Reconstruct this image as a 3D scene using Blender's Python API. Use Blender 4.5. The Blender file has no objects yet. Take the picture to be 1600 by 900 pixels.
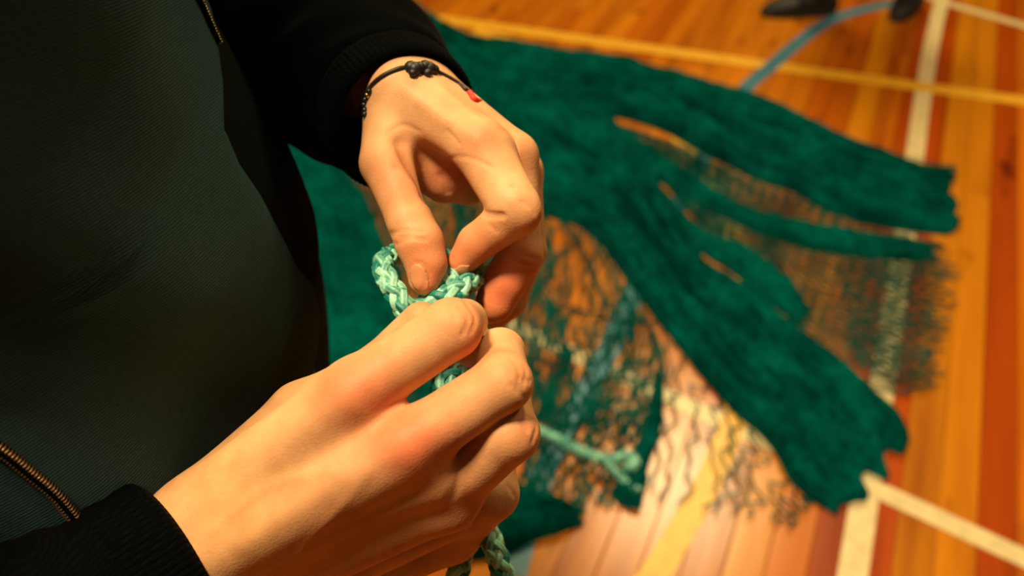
import bpy, bmesh, math, random
import numpy as np
from mathutils import Vector
random.seed(7); rng = np.random.default_rng(7)
S = bpy.context.scene; C = S.collection
# ------------------------------------------------------------------ camera
TH = math.radians(40.6); FP = 1400.0; CAM = np.array([0., 0., 1.4])
cd = bpy.data.cameras.new('camera'); cam = bpy.data.objects.new('camera', cd); C.objects.link(cam)
cam.location = CAM; cam.rotation_euler = (math.pi/2 - TH, 0, 0)
cd.sensor_width = 36; cd.lens = FP/1600*36; cd.clip_start = .01; cd.clip_end = 60
cd.dof.use_dof = True; cd.dof.focus_distance = .315; cd.dof.aperture_fstop = 8.0
S.camera = cam
# ------------------------------------------------------------------ world, lamps, exposure
w = bpy.data.worlds.new('world'); S.world = w; w.use_nodes = True
w.node_tree.nodes['Background'].inputs[0].default_value = (1., .58, .26, 1)
w.node_tree.nodes['Background'].inputs[1].default_value = .045
def area(name, loc, target, size, power, col=(1, .74, .45)):
    l = bpy.data.lights.new(name, 'AREA'); l.shape = 'RECTANGLE'; l.size, l.size_y = size
    l.energy = power; l.color = col
    o = bpy.data.objects.new(name, l); C.objects.link(o); o.location = loc
    o.rotation_euler = (Vector(target) - Vector(loc)).to_track_quat('-Z', 'Y').to_euler(); return o
area('gym_lamp', (-.66, .0, 3.6), (-.05, .3, 1), (.45, .4), 138, (1, .78, .46))
area('gym_lamp', (1.62, 5.6, 6.0), (.3, 1.0, 0), (1.0, 1.1), 270, (1, .86, .42))
area('gym_lamp', (-3.2, 4.2, 6.0), (-1, 2, 0), (1.2, .8), 60, (1, .7, .36))
area('gym_lamp', (3.4, 1.6, 6.0), (1.4, 1.6, 0), (1.2, .8), 70, (1, .7, .36))
S.view_settings.view_transform = 'Standard'; S.view_settings.look = 'None'
S.view_settings.exposure = 0.0; S.view_settings.gamma = 1.0
# ------------------------------------------------------------------ helpers
AX = np.array([[1, 0, 0], [0, math.sin(TH), math.cos(TH)], [0, math.cos(TH), -math.sin(TH)]])
def P(x, y, d):                       # a point measured from the photo: pixel position and distance
    return CAM + ((x-800)*AX[0] + (450-y)*AX[1] + FP*AX[2])/FP*d
def fl(x, y, z=0.):                   # point of the floor plane seen at that pixel
    v = (x-800)*AX[0] + (450-y)*AX[1] + FP*AX[2]
    return CAM + v*((CAM[2]-z)/-v[2])
def mesh(name, V, Fc, mat, parent=None, smooth=True, fidx=None):
    me = bpy.data.meshes.new(name); me.from_pydata([tuple(v) for v in V], [], [tuple(f) for f in Fc])
    for m in (mat if isinstance(mat, (list, tuple)) else [mat]): me.materials.append(m)
    if fidx is not None: me.polygons.foreach_set('material_index', np.array(fidx, dtype=np.int32))
    if smooth: me.polygons.foreach_set('use_smooth', [True]*len(me.polygons))
    me.update(); o = bpy.data.objects.new(name, me); C.objects.link(o)
    if parent: o.parent = parent; o.matrix_parent_inverse = parent.matrix_basis.inverted()
    return o
def empty(name, loc):
    o = bpy.data.objects.new(name, None); C.objects.link(o); o.location = loc; o.empty_display_size = .05
    bpy.context.view_layer.update(); return o
def tag(o, label=None, cat=None, group=None, kind=None):
    for k, v in (('label', label), ('category', cat), ('group', group), ('kind', kind)):
        if v: o[k] = v
    return o
def cr(pts, n=8):                     # Catmull-Rom through points (any dimension)
    p = np.array(pts, float); p = np.vstack([2*p[0]-p[1], p, 2*p[-1]-p[-2]]); out = []
    for i in range(1, len(p)-2):
        for k in range(n):
            t = k/n
            out.append(.5*((2*p[i]) + (-p[i-1]+p[i+1])*t + (2*p[i-1]-5*p[i]+4*p[i+1]-p[i+2])*t*t
                           + (-p[i-1]+3*p[i]-3*p[i+1]+p[i+2])*t**3))
    out.append(p[-2]); return np.array(out)
def frames(path):
    T = np.gradient(path, axis=0); T /= np.linalg.norm(T, axis=1)[:, None]+1e-12
    n = np.cross(T[0], [0, 0, 1.]); n = n if np.linalg.norm(n) > .1 else np.cross(T[0], [0, 1., 0])
    n /= np.linalg.norm(n); N = []
    for t in T:
        n = n - t*np.dot(n, t); n /= np.linalg.norm(n); N.append(n)
    N = np.array(N); return T, N, np.cross(T, N)
def tube(path, rad, seg=12, disp=None, cap=True):
    T, N, B = frames(path); m = len(path); rad = np.broadcast_to(np.asarray(rad, float), (m,))
    a = np.linspace(0, 2*np.pi, seg, endpoint=False); V = []
    for i in range(m):
        r = rad[i] + (disp(i/(m-1), a) if disp else 0*a)
        V.append(path[i] + (np.cos(a)*r)[:, None]*N[i] + (np.sin(a)*r)[:, None]*B[i])
    V = np.vstack(V); F = []
    for i in range(m-1):
        for j in range(seg):
            k = (j+1) % seg; F.append((i*seg+j, i*seg+k, (i+1)*seg+k, (i+1)*seg+j))
    if cap: F.append(tuple(range(seg-1, -1, -1))); F.append(tuple((m-1)*seg+j for j in range(seg)))
    return V, F
class MB:
    def __init__(s): s.V = []; s.F = []; s.n = 0
    def add(s, V, F):
        s.V.append(np.asarray(V)); s.F += [tuple(i+s.n for i in f) for f in F]; s.n += len(V)
    def build(s, name, mat, parent=None, smooth=True): return mesh(name, np.vstack(s.V), s.F, mat, parent, smooth)
# ------------------------------------------------------------------ materials
def mat(name, col=(.5, .5, .5), rough=.6, spec=.5):
    m = bpy.data.materials.new(name); m.use_nodes = True; nt = m.node_tree; b = nt.nodes['Principled BSDF']
    b.inputs['Base Color'].default_value = (*col, 1); b.inputs['Roughness'].default_value = rough
    b.inputs['Specular IOR Level'].default_value = spec
    return m, nt, b
def nd(nt, t, **k):
    n = nt.nodes.new(t)
    for a, v in k.items(): setattr(n, a, v)
    return n
def ramp(nt, stops):
    r = nd(nt, 'ShaderNodeValToRGB'); e = r.color_ramp.elements
    while len(e) < len(stops): e.new(.5)
    for q, (p, c) in zip(e, stops): q.position = p; q.color = (*c, 1)
    return r
def coords(nt, scale=(1, 1, 1), rot=(0, 0, 0)):
    t = nd(nt, 'ShaderNodeTexCoord'); m = nd(nt, 'ShaderNodeMapping')
    m.inputs['Scale'].default_value = scale; m.inputs['Rotation'].default_value = rot
    nt.links.new(t.outputs['Object'], m.inputs[0]); return m
def noise(nt, src, scale, detail=4, rough=.55):
    n = nd(nt, 'ShaderNodeTexNoise'); n.inputs['Scale'].default_value = scale
    n.inputs['Detail'].default_value = detail; n.inputs['Roughness'].default_value = rough
    nt.links.new(src.outputs[0], n.inputs['Vector']); return n
def bump(nt, b, hsock, dist, strength=1.):
    u = nd(nt, 'ShaderNodeBump'); u.inputs['Distance'].default_value = dist; u.inputs['Strength'].default_value = strength
    nt.links.new(hsock, u.inputs['Height']); nt.links.new(u.outputs[0], b.inputs['Normal']); return u
def mul(nt, a, b_, fac=1., mode='MULTIPLY'):
    x = nd(nt, 'ShaderNodeMix', data_type='RGBA', blend_type=mode); x.inputs[0].default_value = fac
    nt.links.new(a, x.inputs[6]); nt.links.new(b_, x.inputs[7]); return x.outputs[2]
PA = math.atan2(.394, .919)           # the boards run this many radians right of +Y
def wood():
    m, nt, b = mat('varnished_board', rough=.235, spec=.33)
    oi = nd(nt, 'ShaderNodeObjectInfo'); t = nd(nt, 'ShaderNodeTexCoord')
    off = nd(nt, 'ShaderNodeVectorMath', operation='SCALE'); off.inputs[0].default_value = (7.3, 3.1, 5.7)
    rn = nd(nt, 'ShaderNodeMath', operation='MULTIPLY'); rn.inputs[1].default_value = 9.
    nt.links.new(oi.outputs['Random'], rn.inputs[0]); nt.links.new(rn.outputs[0], off.inputs['Scale'])
    ad = nd(nt, 'ShaderNodeVectorMath', operation='ADD'); nt.links.new(t.outputs['Object'], ad.inputs[0]); nt.links.new(off.outputs[0], ad.inputs[1])
    mp = nd(nt, 'ShaderNodeMapping'); mp.inputs['Scale'].default_value = (15, .9, 1); nt.links.new(ad.outputs[0], mp.inputs[0])
    n1 = noise(nt, mp, 1.0, 6, .6); r1 = ramp(nt, [(.28, (.55, .42, .36)), (.48, (.92, .9, .9)), (.72, (1.12, 1.16, 1.2))])
    nt.links.new(n1.outputs[0], r1.inputs[0])
    mp2 = nd(nt, 'ShaderNodeMapping'); mp2.inputs['Scale'].default_value = (9, 3.2, 1); nt.links.new(ad.outputs[0], mp2.inputs[0])
    n2 = noise(nt, mp2, 1.3, 2); r2 = ramp(nt, [(.24, (.22, .13, .1)), (.36, (1, 1, 1))]); nt.links.new(n2.outputs[0], r2.inputs[0])
    c = mul(nt, oi.outputs['Color'], r1.outputs[0]); c = mul(nt, c, r2.outputs[0], .8)
    nt.links.new(c, b.inputs['Base Color'])
    n3 = noise(nt, mp, 2.0, 3); bump(nt, b, n3.outputs[0], .0004)
    return m
M_WOOD = wood()
M_SUB = mat('dark_subfloor', (.05, .015, .006), .7)[0]
def paint(name, col):
    m, nt, b = mat(name, col, .38); c = coords(nt); n = noise(nt, c, 30, 4)
    r = ramp(nt, [(.3, tuple(v*.78 for v in col)), (.6, col)]); nt.links.new(n.outputs[0], r.inputs[0]); nt.links.new(r.outputs[0], b.inputs['Base Color'])
    return m
M_WHITE = paint('cream_line_paint', (.78, .60, .30)); M_YEL = paint('yellow_line_paint', (.85, .42, .02)); M_BLUE = paint('blue_line_paint', (.045, .19, .27))
def netmat(name, lo, hi, sc=60, st=.004):
    m, nt, b = mat(name, hi, .95, .0); c = coords(nt)
    n = noise(nt, c, sc, 5, .65); n2 = noise(nt, c, 9, 3)
    r = ramp(nt, [(.32, lo), (.66, hi)]); nt.links.new(n.outputs[0], r.inputs[0])
    r2 = ramp(nt, [(.35, (.55, .55, .55)), (.62, (1.1, 1.1, 1.1))]); nt.links.new(n2.outputs[0], r2.inputs[0])
    nt.links.new(mul(nt, r.outputs[0], r2.outputs[0]), b.inputs['Base Color'])
    bump(nt, b, n.outputs[0], st); return m
M_HEAP = netmat('teal_net_heap', (.0003, .040, .034), (.0006, .115, .096))
M_CORD = netmat('teal_net_cord', (.001, .055, .044), (.002, .12, .095), 200, .0005)
def cloth(name, lo, hi, ribs=2600, ang=.6, d=.00012, rough=.9):
    m, nt, b = mat(name, hi, rough, .02); b.inputs['Sheen Weight'].default_value = .01; b.inputs['Sheen Roughness'].default_value = .5
    c = coords(nt, rot=(.25, .3, .2)); wv = nd(nt, 'ShaderNodeTexWave', bands_direction='Z'); wv.inputs['Scale'].default_value = ribs/6.28
    wv.inputs['Distortion'].default_value = 1.2; wv.inputs['Detail'].default_value = 1; nt.links.new(c.outputs[0], wv.inputs[0])
    n = noise(nt, c, 500, 2); r = ramp(nt, [(.1, lo), (.8, hi)]); mx = nd(nt, 'ShaderNodeMath', operation='MULTIPLY')
    nt.links.new(wv.outputs[1], mx.inputs[0]); nt.links.new(n.outputs[0], mx.inputs[1]); nt.links.new(mx.outputs[0], r.inputs[0])
    nt.links.new(r.outputs[0], b.inputs['Base Color']); bump(nt, b, mx.outputs[0], d); return m
M_GREEN = cloth('dark_green_twill', (.021, .045, .050), (.044, .090, .098), 1900)
M_BLACK = cloth('black_lining_cloth', (.002, .003, .002), (.006, .008, .006), 2500)
M_KNIT = cloth('black_knit', (.0005, .0006, .0007), (.0016, .0017, .0018), 1800, d=.0001)
M_TROUS = cloth('dark_trouser_cloth', (.006, .006, .007), (.012, .012, .013), 2000)
def skin():
    m, nt, b = mat('skin', rough=.56, spec=.3); a = nd(nt, 'ShaderNodeVertexColor', layer_name='tone')
    c = coords(nt); n = noise(nt, c, 90, 4); r = ramp(nt, [(.3, (.88, .82, .78)), (.7, (1.08, 1.1, 1.12))]); nt.links.new(n.outputs[0], r.inputs[0])
    col = mul(nt, a.outputs[0], r.outputs[0]); nt.links.new(col, b.inputs['Base Color'])
    b.inputs['Subsurface Weight'].default_value = .10; b.inputs['Subsurface Radius'].default_value = (1, .35, .15); b.inputs['Subsurface Scale'].default_value = .0025
    v = nd(nt, 'ShaderNodeTexVoronoi'); v.inputs['Scale'].default_value = 1100; nt.links.new(c.outputs[0], v.inputs['Vector'])
    n2 = noise(nt, c, 420, 5, .7); s = nd(nt, 'ShaderNodeMath', operation='ADD'); nt.links.new(v.outputs[0], s.inputs[0]); nt.links.new(n2.outputs[0], s.inputs[1])
    bump(nt, b, s.outputs[0], .00009, .7); return m
M_SKIN = skin()
M_NAIL = mat('fingernail', (.60, .25, .12), .42)[0]
def ropemat():
    m, nt, b = mat('turquoise_rope_fibre', rough=.42, spec=.5); a = nd(nt, 'ShaderNodeVertexColor', layer_name='tone')
    c = coords(nt); n = noise(nt, c, 900, 3, .7); r = ramp(nt, [(.3, (.6, .72, .72)), (.7, (1.2, 1.15, 1.15))]); nt.links.new(n.outputs[0], r.inputs[0])
    nt.links.new(mul(nt, a.outputs[0], r.outputs[0]), b.inputs['Base Color']); bump(nt, b, n.outputs[0], .0003); return m
M_ROPE = ropemat()
M_BRASS = mat('tarnished_brass', (.42, .28, .14), .38)[0]; M_BRASS.node_tree.nodes['Principled BSDF'].inputs['Metallic'].default_value = .9
M_CORDB = mat('black_waxed_cord', (.008, .007, .006), .5)[0]
M_BEAD = mat('black_bead', (.012, .012, .012), .2)[0]
M_GOLD = mat('gold_bead', (.6, .36, .08), .3)[0]; M_GOLD.node_tree.nodes['Principled BSDF'].inputs['Metallic'].default_value = 1
M_RED = mat('red_thread', (.75, .03, .02), .6)[0]
M_SHOE = mat('black_shoe_leather', (.012, .012, .010), .6)[0]; M_SOLE = mat('black_rubber_sole', (.008, .008, .007), .7)[0]
M_HAIR = mat('dark_hair', (.02, .012, .007), .6)[0]
# ------------------------------------------------------------------ floor
floor = mesh('floor', [(-12, -8, -.03), (12, -8, -.03), (12, 14, -.03), (-12, 14, -.03), (-12, -8, -.016), (12, -8, -.016), (12, 14, -.016), (-12, 14, -.016)],
             [(3, 2, 1, 0), (4, 5, 6, 7), (0, 1, 5, 4), (1, 2, 6, 5), (2, 3, 7, 6), (3, 0, 4, 7)], M_SUB, smooth=False)
floor['kind'] = 'structure'
def plank_mesh(L, W=.068):
    g = .0006; c = .0012; x, y = W/2-g, L/2-g
    V = [(-x, -y, -.016), (x, -y, -.016), (x, y, -.016), (-x, y, -.016), (-x, -y, -c), (x, -y, -c), (x, y, -c), (-x, y, -c),
         (-x+c, -y+c, 0), (x-c, -y+c, 0), (x-c, y-c, 0), (-x+c, y-c, 0)]
    F = [(8, 9, 10, 11)] + [(a+i, a+(i+1) % 4, a+4+(i+1) % 4, a+4+i) for a in (0, 4) for i in range(4)]
    me = bpy.data.meshes.new('plank'); me.from_pydata(V, [], F); me.materials.append(M_WOOD); me.update(); return me
PM = {L: plank_mesh(L) for L in (1.8, 2.4, 3.0)}
ca, sa = math.cos(PA), math.sin(PA)
s0 = fl(1490, 500)[0]*ca - fl(1490, 500)[1]*sa      # the join in the middle of the bright pair of boards
tones = [(.56, .155, .004), (.52, .135, .003), (.58, .175, .005), (.47, .11, .003), (.54, .15, .004), (.43, .09, .002)]
BR = (.58, .19, .004); DK = (.40, .058, .001); MD = (.52, .13, .003)
fixed = {-1: BR, 0: BR, 1: DK, 2: MD, 3: DK, -2: DK, -3: (.40, .062, .002), -4: MD, -5: (.60, .2, .005)}
for i in range(-54, 16):
    s = s0 + (i+.5)*.068; t = -1.6 + random.random()*-1.2
    while t < 5.4:
        L = random.choice((1.8, 2.4, 3.0)); tc = t + L/2; t += L
        o = bpy.data.objects.new('plank', PM[L]); C.objects.link(o); o.parent = floor
        o.location = (s*ca + tc*sa, -s*sa + tc*ca, 0); o.rotation_euler = (0, 0, -PA)
        c = fixed.get(i) or random.choice(tones); k = random.uniform(.9, 1.1); o.color = (c[0]*k, c[1]*k, c[2]*k, 1)
def line(pts, wd, m, z, label, n=10):
    p = cr([fl(*q)[:2] for q in pts], n); T = np.gradient(p, axis=0); T /= np.linalg.norm(T, axis=1)[:, None]
    N = np.stack([-T[:, 1], T[:, 0]], 1)*wd/2; k = len(p); V = []
    for zz in (.0001, z):
        for sgn in (-1, 1): V += [(*q, zz) for q in p + sgn*N]
    F = []
    for i in range(k-1):
        a, b_, c, d = i, k+i, 2*k+i, 3*k+i
        F += [(c, d, d+1, c+1), (a, c, c+1, a+1), (b_+1, d+1, d, b_)]
    o = mesh('court_line', V, F, m, floor, False); o['label'] = label; return o
line([(1600, -280), (1560, -200), (1472, 0), (1402, 450), (1332, 900), (1300, 1100)], .050, M_WHITE, .0008, 'long cream painted line along the boards')
line([(700, 463), (1100, 646), (1376, 768), (1600, 872), (1800, 962)], .042, M_WHITE, .0009, 'cream painted line crossing under the net')
line([(1440, -8), (1480, 5), (1600, 40), (1800, 98)], .045, M_WHITE, .0010, 'short cream line branching off at the top right')
line([(400, -14), (690, 30), (1100, 88), (1600, 158), (1900, 200)], .062, M_YEL, .0012, 'straight yellow painted line beyond the net')
line([(1440, 0), (1370, 10), (1290, 36), (1205, 103), (1150, 158), (1060, 320), (985, 470), (930, 590), (850, 735), (800, 900)], .050, M_BLUE, .0014, 'curved blue painted line')
line([(740, 48), (785, 60), (900, 95), (1000, 150), (1066, 222), (1098, 265), (1142, 355), (1168, 445), (1160, 600), (1120, 725), (1040, 870), (980, 960)], .050, M_YEL, .0011, 'curved yellow painted line under the net')
M_WALL = paint('cream_wall_paint', (.50, .36, .20))
for nm, x0, y0, x1, y1 in (('wall_left', -12, -8, -11.8, 14), ('wall_right', 11.8, -8, 12, 14), ('wall_front', -12, 13.8, 12, 14), ('wall_back', -12, -8, 12, -7.8)):
    V = [(x, y, z) for z in (-.016, 7.) for x, y in ((x0, y0), (x1, y0), (x1, y1), (x0, y1))]
    mesh(nm, V, [(3, 2, 1, 0), (4, 5, 6, 7), (0, 1, 5, 4), (1, 2, 6, 5), (2, 3, 7, 6), (3, 0, 4, 7)], M_WALL, smooth=False)['kind'] = 'structure'
# ------------------------------------------------------------------ fishing net
net = empty('fishing_net', tuple(fl(1000, 400)))
tag(net, 'teal green fishing net spread and bunched on the gym floor', 'net')
def band(e1, e2, n, m):
    a = cr([fl(*q) for q in e1], 8); b_ = cr([fl(*q) for q in e2], 8)
    def res(p, n):
        L = np.r_[0, np.cumsum(np.linalg.norm(np.diff(p, axis=0), axis=1))]; u = np.linspace(0, L[-1], n)
        return np.stack([np.interp(u, L, p[:, i]) for i in range(3)], 1)
    a, b_ = res(a, n), res(b_, n); v = np.linspace(0, 1, m)[None, :, None]
    return a[:, None]*(1-v) + b_[:, None]*v            # n along, m across
def vnoise(n, m, fu, fv, seed):                        # smooth value noise over a grid
    r = np.random.default_rng(seed); g = r.random((int(fu)+3, int(fv)+3))
    u = np.linspace(0, fu, n); v = np.linspace(0, fv, m); iu, iv = u.astype(int), v.astype(int)
    a, b_ = (u-iu)[:, None], (v-iv)[None, :]; a = a*a*(3-2*a); b_ = b_*b_*(3-2*b_)
    G = lambda i, j: g[np.ix_(iu+i, iv+j)]
    return (G(0, 0)*(1-a)+G(1, 0)*a)*(1-b_) + (G(0, 1)*(1-a)+G(1, 1)*a)*b_
def heap(e1, e2, h, seed, n=150, m=64, folds=7, base=.006):
    g = band(e1, e2, n, m); v = np.linspace(0, 1, m)[None, :]; u = np.linspace(0, 1, n)[:, None]
    r = np.random.default_rng(seed)
    j1 = (vnoise(n, 2, 24, 1, seed+5)[:, :1]-.5)*.05; j2 = (vnoise(n, 2, 24, 1, seed+6)[:, :1]-.5)*.05
    W = g[:, -1:] - g[:, :1]; g = g + W*((j1*(1-v) + j2*v)[..., None])
    tg = g[-1]-g[-6]; wt = np.clip((np.arange(n)-(n-16))/15, 0, 1)**1.5; jn = (vnoise(2, m, 1, 11, seed+9)[0]-.5)*.9
    g = g + wt[:, None, None]*jn[None, :, None]*tg[None]*min(1, .05/np.linalg.norm(tg[0]))*1.2
    prof = np.clip(np.sin(np.pi*v), 0, 1)**.45*np.clip(np.sin(np.pi*np.clip(u*.96+.02, 0, 1))*4, .12, 1)
    f = vnoise(n, m, 5, folds, seed) + .6*vnoise(n, m, 14, folds*2.3, seed+1) + .35*vnoise(n, m, 50, folds*5, seed+2)
    f = np.abs(f/1.95*2-1)
    z = base + h*prof*(1.15-1.25*f); g[..., 2] = np.maximum(z, .002)
    V = g.reshape(-1, 3); F = [(i*m+j, i*m+j+1, (i+1)*m+j+1, (i+1)*m+j) for i in range(n-1) for j in range(m-1)]
    lo = V.copy(); lo[:, 2] = .0005; k = len(V)         # a rim down to the floor closes the heap
    ring = [j for j in range(m)] + [i*m+m-1 for i in range(1, n)] + [(n-1)*m+j for j in range(m-2, -1, -1)] + [i*m for i in range(n-2, 0, -1)]
    R_ = lo[ring]; F += [(ring[q], k+q, k+(q+1) % len(ring), ring[(q+1) % len(ring)]) for q in range(len(ring))]
    F.append(tuple(k+q for q in range(len(ring))))
    mesh('net_bundle', np.vstack([V, R_]), F, M_HEAP, net); return g
def cords(e1, e2, nstr, nz, rad, seed, z0=.006, keep=1., amp=.5, wander=.02, under=None, r2=None):
    """zig-zag cords of one netting layer: neighbours meet in knots, so they make long diamonds"""
    n = nz*4+1; g = band(e1, e2, n, nstr*4+1); mm = g.shape[1]; mb = MB(); r = np.random.default_rng(seed)
    warp = (vnoise(n, mm, 7, 6, seed)-.5)*2; zz = vnoise(n, mm, 10, 10, seed+3)
    for s in range(nstr):
        if r.random() > keep: continue
        tri = np.abs(((np.arange(n)/4 + (s % 2)*.5) % 1)*2-1)*2-1
        pos = (s+.5)*4 + tri*4*amp + warp[:, min(mm-1, s*4+2)]*mm*wander + r.normal(0, .25, n)
        pos = np.clip(pos, 0, mm-1.001); i0 = pos.astype(int); fr = (pos-i0)[:, None]
        p = g[np.arange(n), i0]*(1-fr) + g[np.arange(n), i0+1]*fr
        p[:, 2] = z0 + .012*zz[np.arange(n), i0]
        a = int(r.integers(0, 3)) if r.random() < .6 else 0; e = n-int(r.integers(0, 6))
        V, F = tube(p[a:e], rad, 4, cap=False); mb.add(V, F)
    o = mb.build('netting', M_CORD, net, False); o['kind'] = 'stuff'; return o
H1a = [(520, -120), (600, -30), (690, 46), (780, 72), (950, 97), (1150, 155), (1250, 195), (1330, 238), (1425, 262), (1482, 266)]
H1b = [(470, 0), (600, 90), (720, 150), (800, 190), (930, 180), (1020, 200), (1120, 250), (1230, 300), (1350, 350), (1486, 372)]
H2a = [(520, -60), (640, 50), (780, 110), (900, 150), (985, 225), (1050, 335), (1100, 418), (1180, 475), (1260, 540), (1355, 614), (1400, 650), (1425, 690)]
H2b = [(500, 60), (600, 170), (720, 270), (820, 325), (920, 370), (1000, 470), (1080, 570), (1150, 645), (1200, 700), (1250, 770), (1305, 806)]
heap(H1a, H1b, .085, 1, folds=5); heap(H2a, H2b, .085, 2, n=190, m=80, folds=6)
heap([(900, 165), (1020, 240), (1150, 325), (1250, 352), (1380, 375), (1460, 385)], [(880, 200), (1000, 268), (1120, 336), (1240, 384), (1370, 405), (1450, 408)], .03, 3, 90, 22, 3)
heap([(960, 220), (1050, 318), (1105, 372), (1160, 388), (1220, 432), (1262, 480)], [(930, 250), (1035, 350), (1095, 396), (1136, 422), (1180, 458), (1240, 505)], .03, 4, 70, 20, 3)
heap([(230, -60), (300, 150), (340, 380), (350, 620), (360, 800)], [(450, 160), (535, 260), (600, 370), (640, 470), (665, 600)], .05, 5, 110, 60, 6)
heap([(600, 560), (700, 700), (800, 755), (850, 780), (905, 800)], [(560, 760), (680, 860), (765, 872), (830, 850), (900, 826)], .045, 6, 80, 36, 4)
heap([(1032, 560), (1012, 650), (988, 720), (958, 768), (985, 802)], [(1036, 560), (1035, 660), (1016, 720), (1008, 760), (1004, 788)], .03, 7, 60, 16, 2)
S1a = [(900, 180), (1040, 225), (1180, 285), (1330, 345), (1500, 392)]; S1b = [(985, 225), (1080, 345), (1200, 480), (1330, 600), (1462, 640)]
cords(S1a, S1b, 60, 16, .0016, 11, keep=.95); cords(S1a, S1b, 34, 22, .0014, 12, z0=.012, keep=.9, wander=.04)
cords([(1300, 375), (1400, 395), (1506, 408)], [(1320, 560), (1400, 610), (1470, 612)], 24, 7, .0026, 13, amp=.3)
S2a = [(740, 330), (870, 330), (980, 440), (1080, 570), (1170, 670), (1270, 790)]; S2b = [(760, 850), (860, 815), (960, 790), (1060, 790), (1150, 815), (1235, 830)]
def tr(a, b_, n=8):                    # the same patch taken across: edges run from a to b_
    A, B = cr(a, 8), cr(b_, 8); A = A[np.linspace(0, len(A)-1, n).astype(int)]; B = B[np.linspace(0, len(B)-1, n).astype(int)]
    return A, B
A, B = tr(S2a, S2b)
def strands_down(A, B, nstr, nz, rad, seed, **k):
    e1 = [tuple(A[0]*(1-t)+B[0]*t) for t in (0, .33, .66, 1)]; mb = MB(); n = nz*4+1
    a3 = np.array([fl(*q) for q in cr(A, 10)]); b3 = np.array([fl(*q) for q in cr(B, 10)])
    r = np.random.default_rng(seed); t = np.linspace(0, 1, n)[:, None]; wn = vnoise(n, nstr, 6, 8, seed)-.5
    zz = vnoise(n, nstr, 12, 20, seed+1)
    for s in range(nstr):
        if r.random() > k.get('keep', 1): continue
        tri = np.cos((np.arange(n)/4 + (s % 2)*.5)*2*np.pi)*.5
        q = np.clip((s+.5+tri*k.get('amp', 1))/nstr + wn[:, s]*k.get('wander', .1) + np.convolve(r.normal(0, .010, n), np.ones(3)/3, 'same'), 0, .999)*(len(a3)-1)
        i = q.astype(int); f = (q-i)[:, None]; i2 = np.minimum(i+1, len(a3)-1)
        pa = a3[i]*(1-f)+a3[i2]*f; pb = b3[i]*(1-f)+b3[i2]*f; p = pa*(1-t)+pb*t
        p[:, 2] = .004+.012*zz[:, s]; e = n-int(r.integers(0, max(2, n//6)))
        V, F = tube(p[:e], rad, 4, cap=False); mb.add(V, F)
    o = mb.build('netting', M_CORD, net, False); o['kind'] = 'stuff'
strands_down(A, B, 30, 5, .0022, 21, keep=.92, amp=.8, wander=.06)
A2, B2 = tr([(740, 330), (870, 330), (960, 420), (1010, 500), (1040, 560)], [(760, 820), (820, 700), (880, 690), (950, 680), (1000, 690)])
strands_down(A2, B2, 40, 8, .0018, 22, keep=.85, amp=.9, wander=.12); strands_down(A2, B2, 16, 4, .0034, 29, keep=.7, amp=1.2, wander=.3)
A3, B3 = tr([(500, 120), (620, 150), (700, 200), (760, 250), (850, 320)], [(650, 700), (700, 760), (740, 740), (800, 720), (900, 640)])
strands_down(A3, B3, 60, 14, .0020, 23, keep=.95, amp=.9)
strands_down(A3, B3, 40, 9, .0024, 24, keep=.9, amp=1.2)
A4, B4 = tr([(840, 600), (900, 620), (960, 640), (1010, 650)], [(790, 850), (850, 830), (930, 800), (1000, 790)])
strands_down(A4, B4, 20, 5, .0032, 25, amp=1.1)
for k_, (a_, b_) in enumerate([(H1a, H1b), (H2a, H2b)]):      # cords standing proud of the heaps
    q_ = lambda t: [(float(a[0]*(1-t)+b[0]*t), float(a[1]*(1-t)+b[1]*t)) for a, b in zip(a_, b_[:len(a_)])]
    cords(q_(.1), q_(.85), 30, 40, .0016, 40+k_, z0=.045, keep=.8, wander=.05)
# ------------------------------------------------------------------ signed-distance bodies
f32 = np.float32
def cone(p, a, b, r1, r2):
    a = np.asarray(a, f32); b = np.asarray(b, f32); ba = b-a; l2 = float(ba@ba)+1e-12; rr = r1-r2; a2 = l2-rr*rr; il2 = 1/l2
    if a2 <= 0: q = p-(a if r1 > r2 else b); return np.sqrt((q*q).sum(1))-max(r1, r2)
    pa = p-a; y = pa@ba; z = y-l2; d = pa*l2-y[:, None]*ba; x2 = (d*d).sum(1); y2 = y*y*l2; z2 = z*z*l2
    k = np.sign(rr)*rr*rr*x2
    o = (np.sqrt(np.maximum(x2*a2*il2, 0))+y*rr)*il2-r1
    m1 = np.sign(z)*a2*z2 > k; m2 = np.sign(y)*a2*y2 < k
    o = np.where(m2, np.sqrt(x2+y2)*il2-r1, o); return np.where(m1, np.sqrt(x2+z2)*il2-r2, o).astype(f32)
def smin(a, b, k):
    h = np.maximum(k-np.abs(a-b), 0)/k; return np.minimum(a, b)-h*h*h*k/6
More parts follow.
